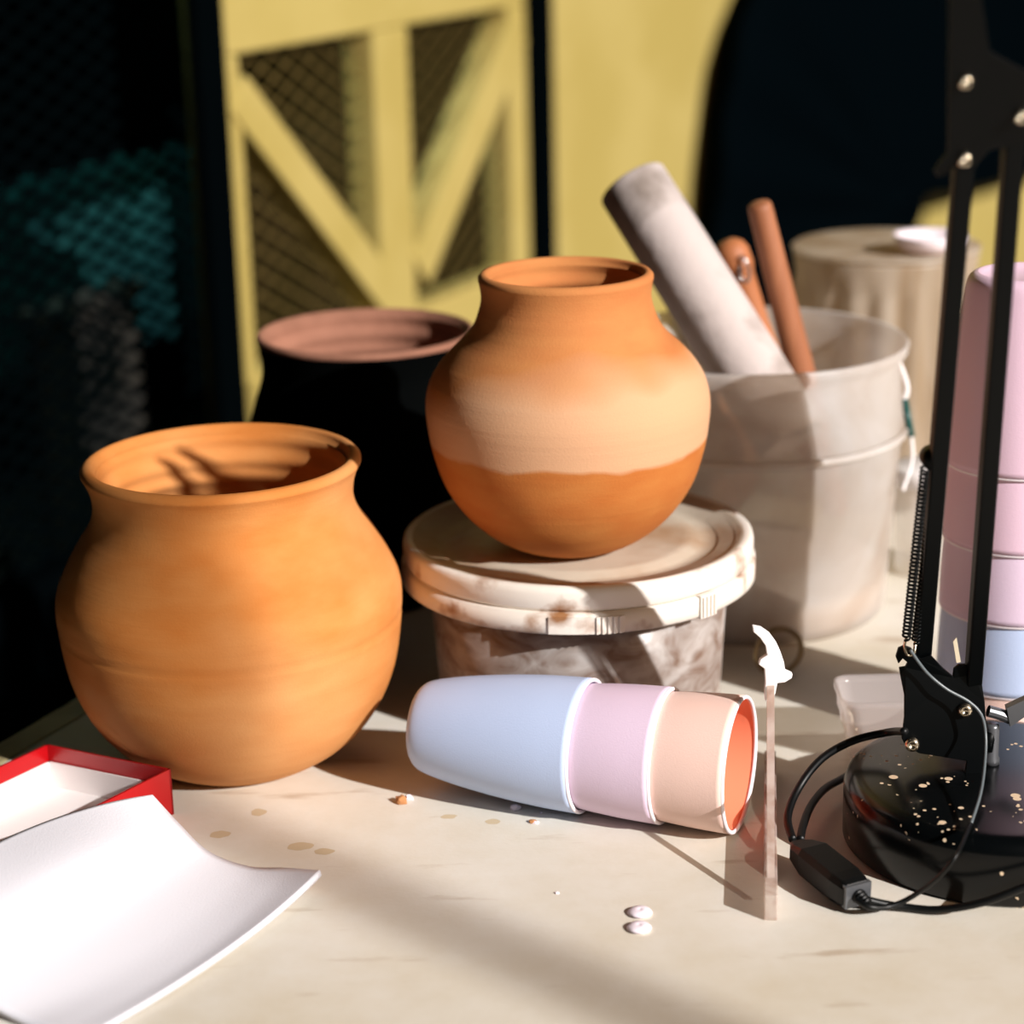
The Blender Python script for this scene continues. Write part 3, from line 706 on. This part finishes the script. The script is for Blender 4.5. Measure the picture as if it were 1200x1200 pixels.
# socket + pin
sb = LD(1158, 945); sb.z = TZ+hl
b = NB(); q = 9.5*scale_at(sb); sp = Vector((sb.x+0.001, sb.y+0.004, TZ+hl)); hs = 0.025
lathe(b, [(0, 0.0), (q*1.12, 0.0), (q*1.1, 0.003), (q*0.95, 0.0045), (q*0.9, hs*0.9), (q*0.8, hs), (0, hs)], sp, seg=40); obj('socket', b, M_grey, lamp, label='grey metal socket')
b = NB(); tube(b, [sp+UP*hs*0.9, LD(1156, 880, 0.0)], 0.0035, smooth=False); obj('pivot_pin', b, M_lamp, lamp)
# tightening lever at right
b = NB(); tube(b, [LD(1158, 833), LD(1172, 837), LD(1184, 842)], 0.0035); prism(b, [LD(x, y, -0.004) for x, y in ((1180, 830), (1206, 818), (1210, 834), (1184, 852))], YV*0.006)
obj('clamp_lever', b, M_grey, lamp, smooth=False, label='short grey clamp lever')
# screws
for x, y, of in ((1131, 96, -0.010), (1130, 187, -0.010), (1196, 137, -0.010), (1131, 832, -0.011), (1069, 872, -0.011), (1136, 941, -0.011)):
    c_ = LD(x, y, of); b = NB(); q = 8.6*scale_at(c_)
    lathe(b, [(0, 0), (q, 0), (q, 0.0012), (q*0.8, 0.0026), (q*0.4, 0.0034), (q*0.38, 0.0024), (0, 0.0024)], c_, (-0.15, -1, 0.1), seg=24); obj('screw', b, M_metal, lamp, label='bright metal screw')
# springs
def coil(a, e, r, wire, turns):
    a = Vector(a); e = Vector(e); x, y, z = basis(e-a); Lc = (e-a).length; n = turns*12; pts = []
    for i in range(n+1):
        t = i/n; an = 2*PI*turns*t; pts.append(a+z*Lc*t+(x*math.cos(an)+y*math.sin(an))*r)
    b = NB(); tube(b, pts, wire, seg=6, smooth=False); return b
kS = scale_at(LD(1080, 650))
obj('spring', coil(LD(1084, 548, -0.012), LD(1062, 748, -0.012), 4.6*kS, 1.5*kS, 44), M_lamp, lamp, label='black coil spring')
obj('spring', coil(LD(1096, 552, -0.006), LD(1073, 752, -0.006), 4.6*kS, 1.5*kS, 44), M_lamp, lamp, label='black coil spring')
b = NB(); c_ = LD(1096, 541, -0.012); lathe(b, [(0, 0), (0.0045, 0.0005), (0.0062, 0.003), (0.0062, 0.012), (0.0045, 0.014), (0, 0.014)], c_, (0, 1, 0), seg=24); obj('spring_knob', b, M_lamp, lamp)
b = NB(); tube(b, [LD(1062, 748, -0.012), LD(1060, 758, -0.012), LD(1064, 768, -0.012), LD(1071, 765, -0.012), LD(1073, 752, -0.006)], 0.0008); obj('spring_hook', b, M_metal, lamp)
# little paper tag tied on the arm
b = NB(); prism(b, [LD(x, y, -0.014) for x, y in ((1117, 752), (1121, 747), (1126, 776), (1121, 777))], YV*0.0006); obj('paper_tag', b, mat('cream_paper', rgb(232, 218, 190), 0.8), lamp, smooth=False)

# ---- cable with switch
cab = thing('power_cable', 'thin black lamp cable with an inline switch looping on the table', 'cable', tuple(T(968, 1040)))
swz = 0.012
pth = [LD(1060, 857, -0.014), T(1042, 858, 0.055), T(1000, 868, 0.050), T(962, 890, 0.040), T(935, 925, 0.026), T(923, 958, 0.018), T(929, 984, 0.014)]
b = NB(); tube(b, pth, 0.0024); obj('cord', b, M_cable, cab)
pth = [T(1000, 905, 0.008), T(988, 912, 0.010), T(966, 925, 0.012), T(950, 945, 0.013), T(941, 968, 0.014), T(938, 984, 0.014)]
b = NB(); tube(b, pth, 0.0024); obj('cord', b, M_cable, cab)
pth = [LD(1067, 762, -0.016), LD(1078, 778, -0.017), LD(1090, 792, -0.018), LD(1110, 808, -0.019), LD(1135, 822, -0.020), LD(1150, 838, -0.022), LD(1155, 862, -0.024), LD(1154, 895, -0.036), LD(1149, 930, -0.060), LD(1138, 965, -0.085)]
b = NB(); tube(b, pth, 0.0009); obj('cord', b, M_cable2, cab, label='thin grey stretch of cord running down the lamp')
pth = [LD(1138, 965, -0.085), LD(1122, 1000, -0.120), T(1100, 1028, 0.030), T(1070, 1050, 0.012), T(1044, 1062, 0.006), T(1020, 1063, 0.008), T(1004, 1054, 0.010)]
b = NB(); tube(b, pth, lambda t: 0.0009+0.0011*t); obj('cord', b, M_cable, cab)
pth = [T(1008, 1052, 0.010), T(1030, 1058, 0.006), T(1060, 1063, 0.003), T(1100, 1066, 0.004), T(1150, 1058, 0.012), T(1200, 1040, 0.022), T(1250, 1022, 0.030)]
b = NB(); tube(b, pth, 0.0022); obj('cord', b, M_cable, cab)
# switch body: chamfered box
sa, sb2 = T(932, 990, 0.013), T(1004, 1048, 0.010)
d_ = (sb2-sa).normalized(); side = d_.cross(UP).normalized(); upv = side.cross(d_)
b = NB(); rings = []
Ls = (sb2-sa).length
for t, wd_, ht in ((0, 0.0035, 0.003), (0.12, 0.0085, 0.0055), (0.3, 0.0105, 0.0085), (0.8, 0.0105, 0.0085), (0.93, 0.0095, 0.0080), (1.0, 0.0085, 0.0072)):
    c_ = sa+d_*Ls*t
    rings.append([b.verts.new(c_+side*wd_*u+upv*ht*v) for u, v in ((-1, -.6), (-.8, -1), (.8, -1), (1, -.6), (1, .6), (.8, 1), (-.8, 1), (-1, .6))])
for A, B in zip(rings, rings[1:]):
    for k in range(8): b.faces.new((A[k], A[(k+1) % 8], B[(k+1) % 8], B[k]))
b.faces.new(rings[0][::-1]); b.faces.new(rings[-1])
swo = obj('switch_body', b, M_cable, cab, smooth=False, bevel=0.0008)
b = NB(); c_ = sa+d_*Ls*0.97; box(b, c_-side*0.0082-upv*0.0066, side*0.0164, d_*0.0035, upv*0.0134); obj('switch_end_cap', b, M_grey, swo, smooth=False, label='grey end of the switch')
b = NB()
for k in range(4):
    c_ = sa+d_*(Ls*1.01+0.0025*k)
    lathe(b, [(0.001, 0), (0.0042-0.0005*k, 0.0002), (0.0042-0.0005*k, 0.0014), (0.001, 0.0016)], c_+d_*0.001, d_, seg=16)
obj('strain_relief', b, M_cable, swo)

# ================================================================ STANDING CLEAR STRIP WITH WHITE HOOK
M_acr = milky('dusty_clear_acrylic', rgb(232, 220, 214), 0.55, rough=0.2, col2=rgb(190, 160, 146), scale=40, transl=0.4)
s_a, s_b = T(903, 1079), T(902, 905)
st = thing('acrylic_stand', 'clear upright plastic strip with a white hook top beside the open orange cup', 'stand', tuple(T(903, 1063)))
dv = (s_b-s_a).normalized(); sv = dv.cross(UP).normalized()
b = NB(); box(b, s_a-sv*0.0036, (s_b-s_a), sv*0.0072, UP*0.015); obj('foot_bar', b, M_acr, st, smooth=False, bevel=0.0008)
rp = T(903, 1063); topz = zat(rp, 800)
b = NB(); hkY = 1.14; tp_ = D(903, 800, hkY); beam(b, rp+UP*0.008, tp_, Vector((0.0042, 0, 0)), Vector((0, 0.0022, 0))); obj('upright_strip', b, M_acr, st, smooth=False)
hook = [(882, 734), (892, 736), (902, 743), (910, 754), (915, 765), (919, 777), (920, 786), (929, 790), (928, 795), (920, 800), (911, 801), (909, 812), (905, 824), (897, 822), (896, 812), (897, 800), (896, 784), (889, 779), (891, 773), (899, 768), (897, 757), (891, 748), (883, 741)]
b = NB(); prism(b, [D(x, y, hkY-0.002) for x, y in hook], YV*0.004); obj('hook', b, M_white, st, smooth=False, bevel=0.0006, label='white plastic hook')

# small ring standing behind
M_brass = mat('dull_metal', rgb(150, 130, 100), 0.35, metal=0.8)
rc = T(912, 792)
cR = rc+UP*0.0185
b = NB(); tube(b, [cR+Vector((math.cos(a)*0.0165, 0.004*math.cos(a), math.sin(a)*0.0165)) for a in (2*PI*i/40 for i in range(40))], 0.0021, smooth=False, closed=True)
tag(obj('metal_ring', b, M_brass, origin=rc), 'dull metal ring standing on the table between the two buckets', 'ring')

# ---- clear food tub behind the lamp base
Bt = T(1052, 884)
M_tub = milky('clear_tub_plastic', rgb(246, 242, 246), 0.34, rough=0.15, transl=0.5)
tb_ = thing('clear_tub', 'small rectangular clear plastic tub behind the lamp base', 'tub', tuple(Bt))
b = NB()
def rrect(c, hx, hy, rad, z, n=6):
    out = []
    for cx, cy, a0 in ((hx-rad, hy-rad, 0), (-hx+rad, hy-rad, PI/2), (-hx+rad, -hy+rad, PI), (hx-rad, -hy+rad, 1.5*PI)):
        for k in range(n+1):
            a = a0+PI/2*k/n; out.append(Vector((c.x+cx+rad*math.cos(a), c.y+cy+rad*math.sin(a), c.z+z)))
    return out
ths = zat(Bt, 806)-TZ
secs = [(0.030, 0.0000), (0.0315, 0.002), (0.0335, ths*0.42), (0.0355, ths*0.45), (0.036, ths*0.62), (0.0375, ths*0.66), (0.038, ths*0.86), (0.0395, ths*0.9), (0.0395, ths), (0.038, ths), (0.0365, ths*0.88), (0.034, ths*0.6), (0.0315, ths*0.4), (0.0295, 0.003)]
rings = [[b.verts.new(p) for p in rrect(Bt, hx, hx*0.62, 0.010, z)] for hx, z in secs]
for A, B in zip(rings, rings[1:]):
    n = len(A)
    for k in range(n): b.faces.new((A[k], A[(k+1) % n], B[(k+1) % n], B[k]))
b.faces.new(rings[0][::-1]); b.faces.new(rings[-1])
obj('tub_body', b, M_tub, tb_)

# ================================================================ RED BOX + FOAM SHEET
M_red = mat('glossy_red_card', rgb(168, 8, 16), 0.3, spec=0.5)
M_wpaper = mat('white_paper', rgb(232, 226, 224), 0.8)
M_foam = mat('white_foam_sheet', rgb(208, 207, 214), 0.85, bump=0.15, bscale=900, sss=0.0)
HX = 0.030
A0 = T(55, 872, HX); B0 = T(200, 901, HX); A0.z = B0.z = TZ
u_ = (B0-A0); wdir = Vector((u_.y, -u_.x, 0)).normalized()
Cq = T(92, 956, HX); Cq.z = TZ; vdir = (Cq-B0).normalized()
Lb = 0.16
rx = thing('red_box', 'shallow open red card box with white lining at the left table corner', 'box', tuple(A0))
th = 0.0015
def shell(bm, o, u, v, h, t, z0=0.0):
    n_u = u.normalized(); n_v = v.normalized()
    box(bm, o+UP*z0, u, v, UP*t)
    box(bm, o+UP*z0, u, n_v*t, UP*h); box(bm, o+v-n_v*t+UP*z0, u, n_v*t, UP*h)
    box(bm, o+UP*z0, n_u*t, v, UP*h); box(bm, o+u-n_u*t+UP*z0, n_u*t, v, UP*h)
b = NB(); shell(b, A0, u_, vdir*Lb, HX, th); obj('box_shell', b, M_red, rx, smooth=False)
b = NB(); o_ = A0+u_.normalized()*0.0022+vdir*0.0022; shell(b, o_, u_-u_.normalized()*0.0044, vdir*(Lb-0.0044), HX*0.60, th, z0=0.0017); obj('white_lining', b, M_wpaper, rx, smooth=False, label='white paper lining')
# foam sheet: Coons style patch
def cat3(pts, t):
    sp_ = spline([tuple(p) for p in pts], 10); i = t*(len(sp_)-1); k = min(int(i), len(sp_)-2); f_ = i-k
    return Vector(sp_[k])*(1-f_)+Vector(sp_[k+1])*f_
top = [T(178, 933, 0.036), T(207, 966, 0.022), T(243, 1000, 0.009), T(290, 1018, 0.004), T(335, 1020, 0.006), T(376, 1023, 0.011)]
bot = [T(-120, 1062, 0.040), T(-80, 1110, 0.026), T(-30, 1165, 0.012), T(20, 1195, 0.004), T(60, 1210, 0.003), T(92, 1222, 0.003)]
mid = [T(28, 976, 0.040), T(70, 1018, 0.034), T(120, 1070, 0.016), T(180, 1105, 0.006), T(230, 1120, 0.003), T(262, 1118, 0.0045)]
b = NB(); g = []
nu, nv = 48, 36
for i in range(nu+1):
    u = i/nu; row = []
    for j in range(nv+1):
        v = j/nv
        P0, P1, P2 = cat3(top, u), cat3(mid, u), cat3(bot, u)
        # quadratic through the three at v = 0, .5, 1
        p = P0*(2*(v-.5)*(v-1)) + P1*(-4*v*(v-1)) + P2*(2*v*(v-.5))
        row.append(b.verts.new(p))
    g.append(row)
for i in range(nu):
    for j in range(nv): b.faces.new((g[i][j], g[i+1][j], g[i+1][j+1], g[i][j+1]))
tag(obj('foam_sheet', b, M_foam, origin=T(150, 1060), solid=0.0036), 'white curled foam sheet draped over the red box onto the table', 'sheet')

# ================================================================ BEADS, CRUMBS
M_bead = mat('chalky_white_clay', rgb(238, 226, 236), 0.8, bump=0.2)
M_crumb = mat('brown_clay_crumb', rgb(176, 120, 74), 0.9)
M_stain = mat('faded_brown_stain', rgb(198, 180, 150), 0.8)
for px, py, lb in ((750, 1071, 'white clay disc on the table, the one nearer the cups'), (749, 1089, 'white clay disc on the table, the one nearer the viewer')):
    P = T(px, py); b = NB(); lathe(b, [(0, 0), (0.0050, 0.0001), (0.0068, 0.0011), (0.0058, 0.0022), (0.003, 0.0030), (0.0008, 0.0031), (0.0004, 0.0028), (0, 0.0028)], P, seg=32)
    tag(obj('clay_disc', b, M_bead, origin=P), lb, 'disc', 'white clay discs')
def lump(px, py, r, m, lb, flat=0.5, name='clay_crumb'):
    P = T(px, py); b = NB(); bmesh.ops.create_icosphere(b, subdivisions=2, radius=1)
    sd_ = random.random()*9
    for v in b.verts:
        n = 1+0.5*mnoise.noise(v.co*1.5+Vector((sd_, 0, 0))); v.co = Vector((v.co.x*r*n, v.co.y*r*n*0.8, max(v.co.z*r*flat*n, -r*flat*0.6)+r*flat*0.6))+P
    tag(obj(name, b, m, origin=P, smooth=False), lb, 'crumb', 'clay crumbs on the table')
lump(470, 941, 0.0040, M_crumb, 'brown clay crumb at the left of the blue cup', 0.8)
lump(479, 937, 0.0026, M_bead, 'white crumb touching the brown crumb left of the blue cup', 0.8)
lump(604, 948, 0.0036, M_bead, 'pale crumb at the lower edge of the blue cup')
lump(624, 964, 0.0024, M_crumb, 'small brown crumb just in front of the blue cup')
lump(628, 965, 0.0018, M_bead, 'tiny white crumb beside the small brown crumb before the blue cup')
lump(653, 1047, 0.0013, M_bead, 'tiny white crumb alone on the open table')
lump(634, 953, 0.0010, M_bead, 'tiniest white speck close to the blue cup rim')
# dried drips and stains: very thin irregular films of clay slip
def film(px, py, rx_, ry_, lb):
    P = T(px, py); b = NB(); c_ = b.verts.new(P+UP*0.00012); ring = []
    sd_ = random.random()*9
    for i in range(22):
        a = 2*PI*i/22; q = 1+0.25*mnoise.noise(Vector((math.cos(a)*1.3+sd_, math.sin(a)*1.3, 0)))
        ring.append(b.verts.new(P+Vector((math.cos(a)*rx_*q, math.sin(a)*ry_*q, 0.00008))))
    for i in range(22): b.faces.new((c_, ring[i], ring[(i+1) % 22]))
    b.faces.new(ring[::-1])
    tag(obj('dried_drip', b, M_stain, origin=P, smooth=False), lb, 'stain', 'dried clay drips on the table')
film(526, 957, 0.0046, 0.0032, 'dried brown drip before the blue cup, left one of the pair')
film(578, 963, 0.0050, 0.0034, 'dried brown drip before the blue cup, right one of the pair')
film(352, 992, 0.0075, 0.0055, 'faint brown drip in front of the large pot, the left and larger one')
film(380, 998, 0.0065, 0.0040, 'faint brown drip in front of the large pot, the right one')
film(303, 952, 0.0050, 0.0050, 'faint brown drip close under the large pot')
film(258, 978, 0.0060, 0.0050, 'faint brown drip between the large pot and the foam sheet')
